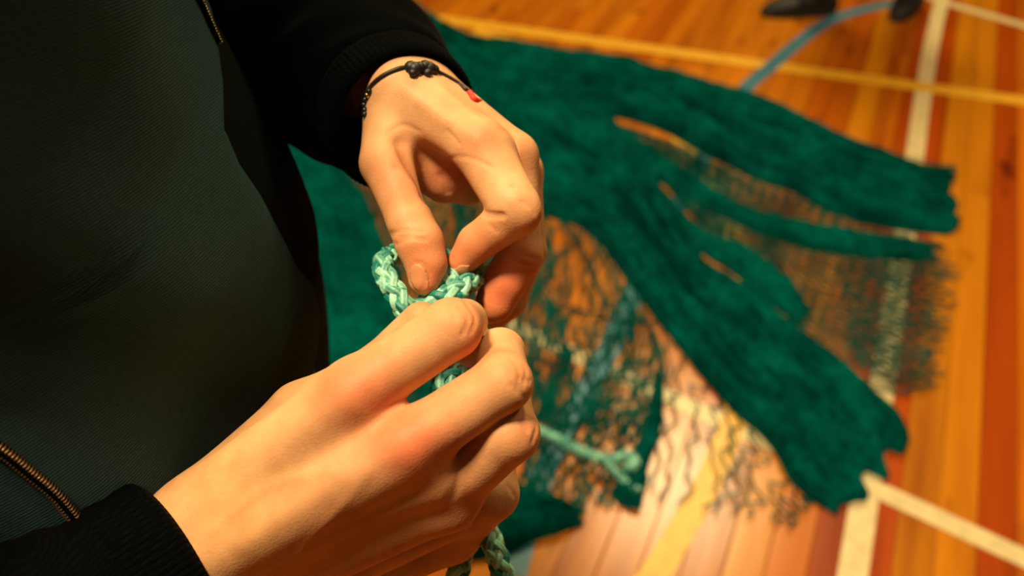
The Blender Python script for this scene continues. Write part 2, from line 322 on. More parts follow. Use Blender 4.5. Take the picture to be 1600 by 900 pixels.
class Hand:
    def __init__(s, palm, fingers, kp=.010, kf=.006, kff=.0012, web=None):
        s.palm, s.fingers, s.kp, s.kf, s.kff = palm, fingers, kp, kf, kff; s.feat = []
    def __call__(s, p, feat=False):
        d = None
        for c in s.palm:
            q = cone(p, *c[:4]); d = q if d is None else smin(d, q, s.kp)
        out = d
        for fg in s.fingers:
            g = None
            for c in fg: q = cone(p, *c[:4]); g = q if g is None else smin(g, q, .0035)
            out = smin(out, smin(g, d, s.kf), s.kff)
        if feat:
            for pts, dep, sg in s.feat:
                m = np.full(len(p), 1e9, f32)
                for a, b_ in zip(pts[:-1], pts[1:]):
                    ba = b_-a; h = np.clip(((p-a)@ba)/(float(ba@ba)+1e-12), 0, 1); q = p-a-h[:, None]*ba; m = np.minimum(m, (q*q).sum(1))
                out = out + dep*np.exp(-m/sg**2)
        return out
    def hit(s, x, y, d0=.2):
        o = CAM; v = P(x, y, 1)-CAM; v = v/np.linalg.norm(v); t = d0
        for _ in range(80):
            d = float(s(np.array([o+v*t], f32))[0]); t += d*.8
            if abs(d) < 2e-5: break
            if t > .8: return None
        return (o+v*t).astype(f32)
    def line(s, pts, dep, sg):            # a crease (dep > 0) or ridge (dep < 0) laid on the surface
        q = [s.hit(*a) for a in cr(pts, 3)]; q = [a for a in q if a is not None]
        q = [a for i, a in enumerate(q) if i == 0 or np.linalg.norm(a-q[i-1]) < .02]
        if len(q) == 1: q = [q[0], q[0]+1e-5]
        if len(q) > 1: s.feat.append((q, dep, sg))
    def spot(s, x, y, dep, sg):
        q = s.hit(x, y)
        if q is not None: s.feat.append(([q, q+f32(1e-5)], dep, sg))
def polygonise(f, lo, hi, h, project=True):
    lo = np.array(lo); c = 6; H = h*c; nb = np.ceil((np.array(hi)-lo)/H).astype(int)
    I = np.stack(np.meshgrid(*[np.arange(k) for k in nb], indexing='ij'), -1).reshape(-1, 3)
    ctr = (lo+(I+.5)*H).astype(f32); D = np.concatenate([f(ctr[i:i+200000]) for i in range(0, len(ctr), 200000)])
    n = nb*c+1; G = np.empty(n, f32)
    G[:-1, :-1, :-1] = np.repeat(np.repeat(np.repeat(D.reshape(nb), c, 0), c, 1), c, 2)
    G[-1] = G[-2]; G[:, -1] = G[:, -2]; G[:, :, -1] = G[:, :, -2]
    act = I[np.abs(D) < H*1.35]; off = np.stack(np.meshgrid(*[np.arange(c+1)]*3, indexing='ij'), -1).reshape(-1, 3)
    for k in range(0, len(act), 1500):
        ix = (act[k:k+1500, None]*c+off[None]).reshape(-1, 3); G[ix[:, 0], ix[:, 1], ix[:, 2]] = f((lo+ix*h).astype(f32))
    s = G < 0; m = np.zeros(n-1, int)
    for a in (0, 1):
        for b_ in (0, 1):
            for e in (0, 1): m += s[a:n[0]-1+a, b_:n[1]-1+b_, e:n[2]-1+e]
    cells = np.argwhere((m > 0) & (m < 8)); idx = np.full(n-1, -1, np.int64); idx[tuple(cells.T)] = np.arange(len(cells))
    acc = np.zeros((len(cells), 3)); cnt = np.zeros(len(cells))
    for ax in range(3):
        o1, o2 = [q for q in range(3) if q != ax]
        for a in (0, 1):
            for b_ in (0, 1):
                A_ = cells.copy(); A_[:, o1] += a; A_[:, o2] += b_; B_ = A_.copy(); B_[:, ax] += 1
                va = G[tuple(A_.T)]; vb = G[tuple(B_.T)]; x = (va < 0) != (vb < 0)
                t = np.where(x, va/np.where(x, va-vb, 1), 0); q = A_.astype(float); q[:, ax] += t
                acc[x] += q[x]; cnt[x] += 1
    V = lo + acc/cnt[:, None]*h; F = []
    for ax in range(3):
        sl = [slice(None)]*3; sl[ax] = slice(0, -1); s2 = [slice(None)]*3; s2[ax] = slice(1, None)
        ch = s[tuple(sl)] != s[tuple(s2)]; E = np.argwhere(ch); o1, o2 = (ax+1) % 3, (ax+2) % 3
        E = E[(E[:, o1] > 0) & (E[:, o2] > 0) & (E[:, o1] < n[o1]-1) & (E[:, o2] < n[o2]-1)]
        q = []
        for a, b_ in ((1, 1), (0, 1), (0, 0), (1, 0)):
            c_ = E.copy(); c_[:, o1] -= a; c_[:, o2] -= b_; q.append(idx[tuple(c_.T)])
        Q = np.stack(q, 1); fl_ = ~s[tuple(E.T)]; Q[fl_] = Q[fl_][:, ::-1]; F.append(Q)
    F = np.vstack(F); F = F[(F >= 0).all(1)]
    if project:
        e = h*.3; tet = np.array([[1, -1, -1], [-1, -1, 1], [-1, 1, -1], [1, 1, 1]], f32)
        for _ in range(3):
            v = V.astype(f32); d = f(v, True); g = sum(t*f(v+t*f32(e), True)[:, None] for t in tet)/(4*e)
            gl = np.maximum((g*g).sum(1), .3); step = np.clip(d/gl, -h, h)[:, None]*g; V = V-step*.9
    return V, F
BASE = np.array([.64, .325, .150])
def tone(V, spots, base=BASE):
    c = np.tile(base, (len(V), 1))
    for p, rad, col, k in spots:
        if p is None: continue
        g = k*np.exp(-((V-p)**2).sum(1)/rad**2)[:, None]; c = c*(1-g)+np.array(col)*g
    return c
def setcol(o, c):
    a = o.data.color_attributes.new('tone', 'FLOAT_COLOR', 'POINT')
    a.data.foreach_set('color', np.c_[c, np.ones(len(c))].astype(f32).ravel())
def R(px, d): return px*d/FP
def cc(a, b_):                         # round cone from two (x, y, depth, radius px)
    return (P(*a[:3]), P(*b_[:3]), R(a[3], a[2]), R(b_[3], b_[2]))
def chain(*j): return [cc(a, b_) for a, b_ in zip(j[:-1], j[1:])]
# right hand (lower in the picture, nearest), back of the hand to the camera
rp = [cc((300, 812, .305, 60), (555, 615, .292, 52)), cc((318, 862, .302, 62), (640, 694, .290, 54)), cc((352, 915, .324, 64), (695, 768, .314, 55)),
      cc((385, 950, .368, 60), (702, 828, .368, 48)), cc((345, 850, .315, 60), (600, 730, .318, 70)),
      cc((340, 780, .318, 60), (470, 645, .328, 44)),
      cc((300, 840, .306, 66), (140, 935, .296, 84)), cc((350, 915, .312, 66), (190, 1010, .302, 84)),
      cc((335, 885, .314, 60), (666, 730, .302, 50)), cc((372, 938, .346, 56), (698, 798, .343, 44)),
      cc((140, 935, .296, 84), (-250, 1130, .275, 110))]
rf = [chain((555, 615, .293, 50), (706, 513, .290, 46), (726, 503, .320, 34), (710, 500, .340, 28)),
      chain((640, 694, .291, 50), (786, 598, .287, 45), (782, 551, .316, 37), (738, 545, .338, 30)),
      chain((695, 764, .314, 51), (796, 677, .295, 46), (792, 622, .320, 36), (750, 600, .342, 29)),
      chain((702, 828, .366, 48), (768, 770, .345, 42), (770, 724, .352, 34), (740, 690, .350, 27)),
      chain((470, 645, .328, 44), (592, 575, .342, 38), (658, 501, .336, 30))]
RH = Hand(rp, rf, kp=.014, kf=.009, kff=.0014)
# left hand (upper), seen from the thumb side
lp = [cc((625, 140, .368, 46), (748, 228, .356, 40)), cc((655, 140, .378, 48), (800, 246, .370, 38)), cc((672, 150, .392, 45), (812, 268, .388, 34)),
      cc((676, 162, .402, 42), (812, 292, .402, 30)), cc((615, 175, .372, 44), (604, 255, .360, 39)),
      cc((640, 215, .378, 40), (700, 268, .378, 30)), cc((640, 220, .385, 44), (730, 285, .39, 34)), cc((650, 255, .376, 30), (692, 288, .380, 24)),
      cc((640, 135, .382, 54), (560, 95, .43, 74)), cc((656, 145, .394, 48), (570, 110, .435, 72)), cc((560, 95, .43, 74), (455, 40, .49, 74))]
lf = [chain((748, 228, .355, 44), (803, 321, .344, 41)) + [cc((806, 334, .345, 37), (745, 380, .352, 29)), cc((745, 380, .352, 29), (722, 408, .354, 23))],
      chain((800, 246, .369, 40), (814, 396, .366, 33), (786, 442, .366, 34), (773, 474, .366, 31)),
      chain((812, 268, .387, 34), (826, 392, .386, 27), (795, 470, .394, 26), (775, 490, .394, 24)),
      chain((812, 292, .402, 30), (812, 372, .41, 26), (785, 440, .415, 24), (765, 462, .415, 22)),
      chain((604, 255, .359, 39), (640, 345, .350, 35), (655, 378, .348, 37), (666, 412, .347, 31), (663, 437, .346, 25))]
LH = Hand(lp, lf, kp=.012, kf=.006, kff=.0012)
# creases, knuckles, tendons
for a in ([(716, 478), (732, 500), (722, 524)], [(728, 472), (743, 498), (735, 520)], [(700, 474), (712, 496)]): RH.line(a, .0006, .0008)
for a in ([(806, 565), (822, 580), (818, 602)], [(797, 560), (812, 582), (808, 610)], [(812, 590), (828, 596)], [(800, 600), (820, 622)]): RH.line(a, .0005, .0008)
for a in ([(822, 650), (838, 665), (832, 690)], [(812, 655), (824, 672)], [(795, 760), (804, 775)]): RH.line(a, .0005, .0009)
for x, y in ((560, 606), (648, 690), (698, 765), (712, 815)): RH.spot(x, y, -.0022, .010)
for x, y in ((622, 640), (680, 722), (722, 795)): RH.spot(x, y, .0012, .008)
RH.line([(350, 780), (450, 690), (540, 625)], -.0004, .0045); RH.line([(380, 850), (500, 770), (620, 705)], -.0005, .004)
RH.line([(420, 895), (540, 830), (670, 775)], -.0004, .0035); RH.line([(400, 800), (500, 715), (590, 655)], .0004, .006)
RH.line([(330, 830), (420, 760), (520, 735)], -.0003, .0022); RH.line([(470, 860), (560, 760), (600, 690)], -.0003, .002)
for a in ([(741, 334), (765, 336), (785, 337)], [(610, 366), (632, 360), (660, 362)], [(618, 382), (640, 372), (664, 374)], [(622, 372), (645, 366)]): LH.line(a, .0018 if a[0][0] > 700 else .0007, .0011 if a[0][0] > 700 else .0009)
for a in ([(800, 292), (826, 322), (834, 342)], [(815, 315), (836, 338)], [(765, 352), (775, 362)], [(820, 400), (842, 405)], [(812, 412), (840, 416)]): LH.line(a, .0004, .0008)
LH.line([(627, 226), (636, 250), (654, 282), (664, 308)], .0028, .0028); LH.line([(650, 262), (676, 300)], -.0006, .004)
LH.line([(618, 262), (640, 272), (655, 288)], .0005, .0012); LH.line([(690, 275), (700, 300)], .0009, .0018)
LH.line([(637, 140), (690, 185), (745, 215)], -.0009, .0035); LH.line([(690, 140), (745, 190), (800, 228)], -.0007, .003); LH.line([(665, 180), (700, 215)], .0006, .005)
for x, y in ((748, 214), (804, 236)): LH.spot(x, y, -.0016, .008)
LH.spot(834, 338, -.0016, .006); LH.spot(838, 415, -.0010, .005); LH.spot(640, 330, .0010, .009)
for a in ([(610, 205), (630, 195), (655, 205)], [(700, 205), (720, 225)], [(712, 198), (732, 214)], [(690, 250), (730, 245), (770, 262)]): LH.line(a, .0003, .0010)
# nails: a groove round the plate
nt_c = LH.hit(654, 435); ni_c = LH.hit(720, 424)
LH.line([(650, 410), (660, 412), (668, 424), (666, 440), (658, 454)], .0004, .0008)
def box(cs, pad=.006):
    q = np.array([x for c in cs for x in (np.array(c[0])-c[2], np.array(c[0])+c[2], np.array(c[1])-c[3], np.array(c[1])+c[3])]); return q.min(0)-pad, q.max(0)+pad
RV, RF = polygonise(RH, *box(rp[:10]+sum(rf, [])), .00085)
LV, LF = polygonise(LH, *box(lp[:9]+sum(lf, [])), .00080)
red = (.66, .155, .065); red2 = (.60, .20, .085); pale = (.74, .44, .22)
rs = [(RH.hit(560, 606), .013, red, .75), (RH.hit(648, 700), .012, red, .9), (RH.hit(700, 700), .010, red2, .4), (RH.hit(725, 790), .012, red2, .6), (RH.hit(420, 690), .02, pale, .4),
      (RH.hit(735, 485), .008, red2, .4), (RH.hit(816, 580), .008, red2, .35), (RH.hit(825, 665), .009, red2, .5), (RH.hit(500, 820), .022, (.50, .22, .09), .5), (RH.hit(600, 860), .02, (.46, .17, .07), .5),
      (RH.hit(745, 540), .010, red, .6), (RH.hit(668, 474), .007, red2, .6), (RH.hit(360, 790), .02, (.68, .36, .12), .5)]
ls = [(LH.hit(668, 435), .011, (.60, .20, .09), .8), (LH.hit(655, 385), .012, red2, .6), (LH.hit(722, 410), .011, (.60, .19, .08), .8), (LH.hit(750, 380), .010, red2, .7),
      (LH.hit(780, 470), .014, (.62, .17, .065), .95), (LH.hit(800, 430), .012, red, .7), (LH.hit(748, 216), .008, red2, .55), (LH.hit(808, 240), .009, red2, .5), (LH.hit(640, 270), .013, red2, .5),
      (LH.hit(690, 280), .012, red, .5), (LH.hit(600, 240), .012, red2, .3), (LH.hit(640, 180), .016, pale, .35), (LH.hit(775, 290), .010, pale, .6), (LH.hit(838, 345), .006, red2, .5), (LH.hit(840, 415), .007, red, .6)]
# ------------------------------------------------------------------ the maker (only the trunk and forearms come into view)
TC = np.array([-.245, .325]); FACE = math.radians(8)      # middle of the trunk; facing along +X, a touch to the far side
TW = .165; TD = .125
def ring_pt(z, a, grow=0.):
    """a = 0 is the front, -pi/2 the wearer's right (near) side"""
    dx = np.interp(z, [.8, 1.05, 1.14, 1.19, 1.23, 1.27, 1.45], [.015, .014, .018, .010, -.008, -.013, -.008])
    td = TD*np.interp(z, [.8, 1., 1.3, 1.5], [1., 1., 1.02, .9]); tw = TW*np.interp(z, [.8, 1.0, 1.3, 1.42, 1.5], [1.02, 1., 1.08, 1.05, .7])
    q = 2/2.3; c, s = math.cos(a), math.sin(a)
    x = (td+grow)*math.copysign(abs(c)**q, c); y = (tw+grow)*math.copysign(abs(s)**q, s)
    u = a+math.pi/2                     # 0 on the near side
    fold = .008*math.sin(11*(z-1.1)*1.6 + 4.6*u) * math.exp(-((z-1.12)/.16)**2) + .003*math.sin(31*z - 7*u+1.3) + .0045*math.sin(42*z + 9*u - 1.)*math.exp(-((u-.75)/.42)**2)
    x += c*fold; y += s*fold
    cf, sf = math.cos(FACE), math.sin(FACE)
    return np.array([TC[0]+dx+x*cf-y*sf, TC[1]+x*sf+y*cf, z])
def loft(zs, As, grow, closed=True):
    V = [ring_pt(z, a, grow) for z in zs for a in As]; n = len(As); F = []
    for i in range(len(zs)-1):
        for j in range(n if closed else n-1): F.append((i*n+j, i*n+(j+1) % n, (i+1)*n+(j+1) % n, (i+1)*n+j))
    return V, F
person = empty('person', (TC[0], TC[1], 0))
tag(person, 'person in a dark green zipped jacket with black knit sleeves tying a turquoise rope', 'person')
zs = list(np.linspace(.90, 1.47, 76)); As = list(np.linspace(-math.pi, math.pi, 160, endpoint=False))
V, F = loft(zs, As, 0); V += [ring_pt(z, a, -.004) for z in (.90,) for a in As]; n = len(As); k = len(zs)*n
F += [(j, k+j, k+(j+1) % n, (j+1) % n) for j in range(n)]
jacket = mesh('jacket', V, F, M_BLACK, person)
def panel(name, zs, a0, a1, g0, g1, m, parent, n=70, nz=90):
    zz = np.linspace(*zs, nz); V = []; F = []
    for z in zz:
        lo, hi = a0(z), a1(z)
        for g in (g1, g0):
            for t in np.linspace(0, 1, n):
                ed = min(1, (1-t)*30, t*30); V.append(ring_pt(z, lo+(hi-lo)*t, g0+(g-g0)*math.sqrt(max(ed, .0))))
    for i in range(nz-1):
        for j in range(n-1):
            a = i*2*n+j; F.append((a, a+1, a+2*n+1, a+2*n)); a += n; F.append((a+1, a, a+2*n, a+2*n+1))
        F.append((i*2*n, (i+1)*2*n, (i+1)*2*n+n, i*2*n+n)); F.append((i*2*n+n-1, i*2*n+2*n-1, (i+1)*2*n+2*n-1, (i+1)*2*n+n-1))
    return mesh(name, V, F, m, parent)
def angle_at(x, y):                    # where on the trunk a point seen in the photo lies
    best = (9, 0, 0); v = P(x, y, 1)-CAM; v = v/np.linalg.norm(v)
    for z in np.linspace(.98, 1.34, 181):
        t = (z-CAM[2])/v[2]; q = CAM+v*t
        for a in np.linspace(-1.5, .3, 120):
            d = np.linalg.norm(ring_pt(z, a)-q)
            if d < best[0]-1e-4*(0): best = (d, z, a)
    return best[1], best[2]
_e = sorted([angle_at(*q) for q in ((322, 10), (338, 75), (343, 130), (344, 190), (372, 255), (420, 330), (462, 420), (488, 510), (500, 600))])
print('edge', [(round(a, 3), round(b_, 2)) for a, b_ in _e])
EDGE = ([a for a, _ in _e], [b_ for _, b_ in _e])
edge = lambda z: float(np.interp(z, *EDGE))
front = panel('jacket_front', (.905, 1.44), lambda z: -2.9, edge, .001, .005, M_GREEN, jacket); front['label'] = 'dark green twill front panel'
# zips: two rows of metal teeth on a tape
def zip_(pts, name, label, w_=.0022, pitch=.00115):
    p = cr(pts, 30); L = np.r_[0, np.cumsum(np.linalg.norm(np.diff(p, axis=0), axis=1))]; n = int(L[-1]/pitch)
    u = np.linspace(0, L[-1], n); q = np.stack([np.interp(u, L, p[:, i]) for i in range(3)], 1)
    T = np.gradient(q, axis=0); T /= np.linalg.norm(T, axis=1)[:, None]
    N = np.array([[v[0]-TC[0], v[1]-TC[1], 0] for v in q]); N /= np.linalg.norm(N, axis=1)[:, None]; N -= T*(N*T).sum(1)[:, None]; Bn = np.cross(T, N)
    V, F = tube(q, .0022, 10); o = mesh(name, V, F, M_BLACK, jacket); o['label'] = label
    mb = MB()
    for i in range(n):
        for s in (-1, 1):
            t0 = T[i]*.9 + Bn[i]*s*.35; a = q[i]+N[i]*.0012+T[i]*(s*pitch*.25); e = np.array([a-Bn[i]*s*.0003-t0*.0004, a+Bn[i]*s*w_*.55+N[i]*.0007, a+Bn[i]*s*w_+N[i]*-.0012])
            V, F = tube(e, [.00042, .0005, .0004], 6); mb.add(V, F)
    t = mb.build('zip_teeth', M_BRASS, o); t['kind'] = 'stuff'; return o
from mathutils.bvhtree import BVHTree
bpy.context.view_layer.update()
def surf(objs, x, y, lift=.001):
    best = None; v = Vector(P(x, y, 1)-CAM).normalized()
    for o in objs:
        if o.name not in _bv: _bv[o.name] = BVHTree.FromPolygons([o.matrix_world @ q.co for q in o.data.vertices], [tuple(p.vertices) for p in o.data.polygons])
        h = _bv[o.name].ray_cast(Vector(CAM), v)
        if h[0] is not None and (best is None or h[3] < best[1]): best = (h[0], h[3])
    return None if best is None else np.array(best[0]-v*lift)
_bv = {}
zp = [surf([jacket, front], *q) for q in ((-60, 665), (0, 702), (45, 738), (85, 772), (115, 808))]
if all(a is not None for a in zp): zip_(zp, 'pocket_zip', 'metal coil pocket zip')
zp = [surf([jacket, front], *q) for q in ((285, -60), (300, -20), (314, 8), (328, 40), (340, 66))]
zp = [a for a in zp if a is not None]
if len(zp) > 2: zip_(zp, 'front_zip', 'golden toothed front zip', .0014)
# sleeves
def sleeve(pts, cuff_len, name, ribs=88, seg=96):
    """pts: (centre, radius) from the shoulder to the cuff mouth; the cuff is ribbed and turns in at the mouth"""
    c = cr([np.r_[p, r] for p, r in pts], 14); path, rad = c[:, :3], c[:, 3]
    def d(t, a): return .0030*np.sin(13*t*3+2*a)*np.sin(3*a+6*t)*(1-t)**.5
    V, F = tube(path, rad, seg, d, cap=False); o = mesh(name, V, F, M_KNIT, person)
    e = path[-1]; T, N, B = frames(path); t = T[-1]; r = rad[-1]; L = cuff_len
    cp = [e-t*.004, e, e+t*L*.12, e+t*L*.3, e+t*L*.6, e+t*L*.9, e+t*L, e+t*(L+.0015), e+t*(L), e+t*L*.7, e+t*L*.2]
    cr_ = [r*.9, r+.001, r+.0016, r+.0012, r+.001, r+.0008, r-.0002, r-.0018, r-.0035, r-.004, r-.004]
    m = len(cp); a = np.linspace(0, 2*np.pi, seg*4, endpoint=False); V = []
    for i in range(m):
        rr = cr_[i] + (.00028*np.cos(ribs*a*1.0)*(1 if 1 <= i <= 6 else .3))
        V.append(np.array(cp[i]) + (np.cos(a)*rr)[:, None]*N[-1] + (np.sin(a)*rr)[:, None]*B[-1])
    s4 = seg*4; F = [(i*s4+j, i*s4+(j+1) % s4, (i+1)*s4+(j+1) % s4, (i+1)*s4+j) for i in range(m-1) for j in range(s4)]
    cf = mesh('cuff', np.vstack(V), F, M_KNIT, o); cf['label'] = 'ribbed black cuff'; return o
SHR = np.array([-.26, .13, 1.40]); SHL = np.array([-.27, .52, 1.40])
sl = sleeve([(SHL, .062), (P(230, -160, .62), .062), (P(330, -40, .57), .060), (P(455, 45, .49), .054), (P(545, 110, .435), .046), (P(590, 145, .405), .0385), (P(610, 166, .393), .0325)], .018, 'sleeve')
sr = sleeve([(SHR, .060), (SHR+[-.04, -.07, -.15], .056), (P(-420, 1190, .27), .048), (P(-60, 1075, .272), .039), (P(100, 985, .286), .034), (P(185, 932, .297), .0315)], .019, 'sleeve')
tr_mb = MB()
for sy in (-.09, .09):
    p = cr([(TC[0], TC[1]+sy*.8, .96), (TC[0], TC[1]+sy, .78), (TC[0]+.02, TC[1]+sy, .48), (TC[0]-.01, TC[1]+sy, .06)], 8)
    V, F = tube(p, np.interp(np.linspace(0, 1, len(p)), [0, .3, .6, 1], [.10, .095, .07, .06]), 28); tr_mb.add(V, F)
tr_mb.build('trousers', M_TROUS, person)
def shoe(parent, x, y, ang, mats=(M_SHOE, M_SOLE), L=.28):
    V = []; F = []; n = 20; m = 16; ca_, sa_ = math.cos(ang), math.sin(ang)
    for i in range(n):
        t = i/(n-1); xx = (t-.35)*L; wd = .042*math.sin(math.pi*min(1, max(.0, t*.93+.07)))**.4*(1 if t < .9 else .85)+.004
        hh = np.interp(t, [0, .08, .25, .42, .6, .85, 1], [.055, .10, .105, .085, .065, .05, .022])
        for j in range(m):
            a = 2*math.pi*j/m; q = .5+.5*math.sin(a); V.append((xx, wd*math.cos(a)*(1-.45*q*(hh > .07)), .022+(hh-.022)*q))
    F = [(i*m+j, i*m+(j+1) % m, (i+1)*m+(j+1) % m, (i+1)*m+j) for i in range(n-1) for j in range(m)] + [tuple(range(m-1, -1, -1)), tuple((n-1)*m+j for j in range(m))]
    tf = lambda V: [(x+a*ca_-b_*sa_, y+a*sa_+b_*ca_, c) for a, b_, c in V]
    o = mesh('shoe', tf(V), F, mats[0], parent)
    V = []; k = 36
    for z, g in ((.0005, .94), (.004, 1), (.022, 1.02), (.027, .97)):
        for j in range(k):
            a = 2*math.pi*j/k; V.append((.15*L+.5*L*1.02*g*math.cos(a), .046*g*math.copysign(abs(math.sin(a))**.75, math.sin(a)), z))
    F = [(i*k+j, i*k+(j+1) % k, (i+1)*k+(j+1) % k, (i+1)*k+j) for i in range(3) for j in range(k)] + [tuple(range(k-1, -1, -1)), tuple(3*k+j for j in range(k))]
    mesh('sole', tf(V), F, mats[1], o); mb = MB()
    for q in range(4):
        xx = .06+q*.022; V2, F2 = tube(np.array([(xx, -.022, .075-q*.006), (xx, 0, .088-q*.007), (xx, .022, .075-q*.006)]), .0025, 6); mb.add(tf(V2), F2)
    mb.build('laces', mats[0], o); return o
for sy in (-.09, .09): shoe(person, TC[0], TC[1]+sy, .1*(1 if sy > 0 else -1))
class Blob(Hand):
    pass
def body_rest(tc, top, arms=None):
    x, y = tc
    c = [((x, y, .98), (x, y, 1.30), .07, .075), ((x, y-.06, 1.0), (x-.01, y-.085, 1.31), .05, .045), ((x, y+.06, 1.0), (x-.01, y+.085, 1.31), .05, .045),
         ((x, y, 1.36), (x+.01, y, 1.50), .055, .055), ((x+.015, y, 1.58), (x-.005, y, 1.66), .066, .082), ((x+.04, y, 1.56), (x+.05, y, 1.56), .05, .045),
         ((x+.09, y, 1.595), (x+.105, y, 1.58), .009, .012), ((x+.08, y-.015, 1.545), (x+.08, y+.015, 1.545), .008, .008), ((x, y-.083, 1.60), (x-.005, y-.085, 1.62), .012, .014), ((x, y+.083, 1.60), (x-.005, y+.085, 1.62), .012, .014)]
    return c
br = body_rest(TC, 1)
arm = [[(SHR, SHR+[-.04, -.07, -.15], .045, .04), (SHR+np.array([-.04, -.07, -.15]), P(-420, 1190, .27), .04, .036), (P(-420, 1190, .27), P(-60, 1045, .272), .034, .028), (P(-60, 1045, .272), P(140, 950, .296), .028, .022)],
       [(SHL, P(230, -160, .62), .045, .04), (P(230, -160, .62), P(330, -40, .57), .038, .036), (P(330, -40, .57), P(470, 50, .485), .034, .026)]]
BB = Hand([tuple(np.array(q) if i < 2 else q for i, q in enumerate(c)) for c in br] , [[c for c in a] for a in arm], kp=.03, kf=.03, kff=.01)
BV, BF = polygonise(BB, *box(br + arm[0] + arm[1], .02), .008, False)
V = np.vstack([RV, LV, BV]); F = np.vstack([RF, LF+len(RV), BF+len(RV)+len(LV)])
body = mesh('body', V, F.tolist(), M_SKIN, person)
setcol(body, np.vstack([tone(RV, rs), tone(LV, ls), np.tile(BASE, (len(BV), 1))]))
print('body verts', len(V))
# fingernail plates lifted off the thumb and forefinger
def nail(cen, HV, HF, ax, ra, rb, label):
    nrm = (np.array(CAM)-cen); d = HV-cen; u = np.array(ax, float); u /= np.linalg.norm(u)
    e = 1e-3; H = LH; g = np.array([float(H(np.array([cen+np.eye(3)[i]*e], f32))[0]-H(np.array([cen-np.eye(3)[i]*e], f32))[0]) for i in range(3)]); g /= np.linalg.norm(g)
    u -= g*np.dot(u, g); u /= np.linalg.norm(u); v = np.cross(g, u)
    q = np.sqrt(((d@u)/ra)**2 + ((d@v)/rb)**2); ok = (q < 1) & (np.abs(d@g) < .006)
    f = HF[ok[HF].all(1)]
    if len(f) < 6: return
    ids = np.unique(f); mp = -np.ones(len(HV), int); mp[ids] = np.arange(len(ids)); W_ = HV[ids]
    gg = sum((np.eye(3)[i]*((H((W_+np.eye(3)[i]*e).astype(f32))-H((W_-np.eye(3)[i]*e).astype(f32)))[:, None])) for i in range(3)); gg /= np.linalg.norm(gg, axis=1)[:, None]
    lift = .00035*np.sqrt(np.clip(1-q[ids]**4, 0, 1)) - .0001
    o = mesh('fingernail', W_+gg*lift[:, None], mp[f].tolist(), M_NAIL, body); o['label'] = label
    s = o.modifiers.new('thick', 'SOLIDIFY'); s.thickness = .0004; s.offset = -1
nail(nt_c, LV, LF, P(668, 445, .346)-P(655, 385, .346), .0062, .0040, 'pale thumbnail')
nail(ni_c, LV, LF, P(705, 425, .354)-P(745, 400, .352), .0046, .0026, 'pale forefinger nail')
# ------------------------------------------------------------------ ropes
def twisted(name, pts, rad, label, pitch=.030, nstr=8, cat='rope', phase=0., lo=(.003, .20, .16), hi=(.42, .84, .62), lay=26):
    p = cr(pts, 16); L = np.r_[0, np.cumsum(np.linalg.norm(np.diff(p, axis=0), axis=1))]; n = max(24, int(L[-1]/(rad*.16)))
    u = np.linspace(0, L[-1], n); q = np.stack([np.interp(u, L, p[:, i]) for i in range(3)], 1); T, N, B = frames(q)
    root = empty(name, tuple(q[0])); tag(root, label, cat); rs_ = rad*.44; seg = 18
    V, F = tube(q, rad*.62, 12); o = mesh('core', V, F, M_ROPE, root); setcol(o, np.tile(np.array(lo)*.4, (len(V), 1)))
    for s in range(8):                  # an eight-strand plait: four run each way, over and under
        sg_ = 1 if s < 4 else -1; om = 2*np.pi*u/pitch; ph = sg_*om + (s % 4)*np.pi/2 + phase*0
        ro = rad*(.66 + .11*sg_*np.cos(4*om))
        c = q + (np.cos(ph)*ro)[:, None]*N + (np.sin(ph)*ro)[:, None]*B
        T2, N2, B2 = frames(c); a = np.linspace(0, 2*np.pi, seg, endpoint=False); V = []; col = []
        rr = np.random.default_rng(s+int(rad*1e6)); ky = rr.random(lay+1)
        for i in range(n):
            yarn = np.cos(5*a - 2*np.pi*u[i]/pitch*2.); r_ = rs_*(1+.08*yarn)
            V.append(c[i] + (np.cos(a)*r_)[:, None]*N2[i] + (np.sin(a)*r_)[:, None]*B2[i])
            g = np.clip(.42+.25*yarn + 1.1*(ky[(i//7) % lay]-.5) + .25*((s % 3)-1), 0, 1)[:, None]; col.append(np.array(lo)*(1-g)+np.array(hi)*g)
        F = [(i*seg+j, i*seg+(j+1) % seg, (i+1)*seg+(j+1) % seg, (i+1)*seg+j) for i in range(n-1) for j in range(seg)] + [tuple(range(seg-1, -1, -1)), tuple((n-1)*seg+j for j in range(seg))]
        o = mesh('strand', np.vstack(V), F, M_ROPE, root); setcol(o, np.vstack(col))
    return root
ropeA = [P(*q) for q in ((655, 560, .36), (645, 520, .352), (636, 488, .345), (618, 458, .346), (602, 430, .35), (600, 410, .357), (618, 398, .368), (655, 396, .385), (690, 402, .392), (735, 425, .385), (762, 440, .378), (775, 462, .376))]
twisted('rope_loop', ropeA, .0040, 'turquoise twisted rope bending in a loop left of the thumb', cat='rope')
ropeB = [P(*q) for q in ((694, 408, .360), (699, 430, .354), (706, 455, .350), (714, 490, .352), (722, 540, .356), (712, 575, .356), (692, 600, .352), (700, 660, .36), (735, 760, .365), (766, 840, .36), (783, 890, .36), (800, 950, .37), (815, 1020, .39))]
twisted('rope', ropeB, .0042, 'turquoise twisted rope pinched upright between thumb and forefinger and hanging below the fist', phase=1.2)
ropeC = [P(*q) for q in ((752, 425, .366), (742, 432, .362), (726, 446, .352), (705, 462, .346), (682, 470, .346), (664, 478, .350), (668, 500, .362), (700, 540, .368), (742, 555, .366), (728, 590, .362), (715, 680, .37), (720, 780, .372), (722, 860, .372), (712, 910, .375), (700, 980, .38))]
twisted('knotted_rope', ropeC, .0042, 'turquoise rope strand wrapped in a knot under the fingertips', phase=2.2)
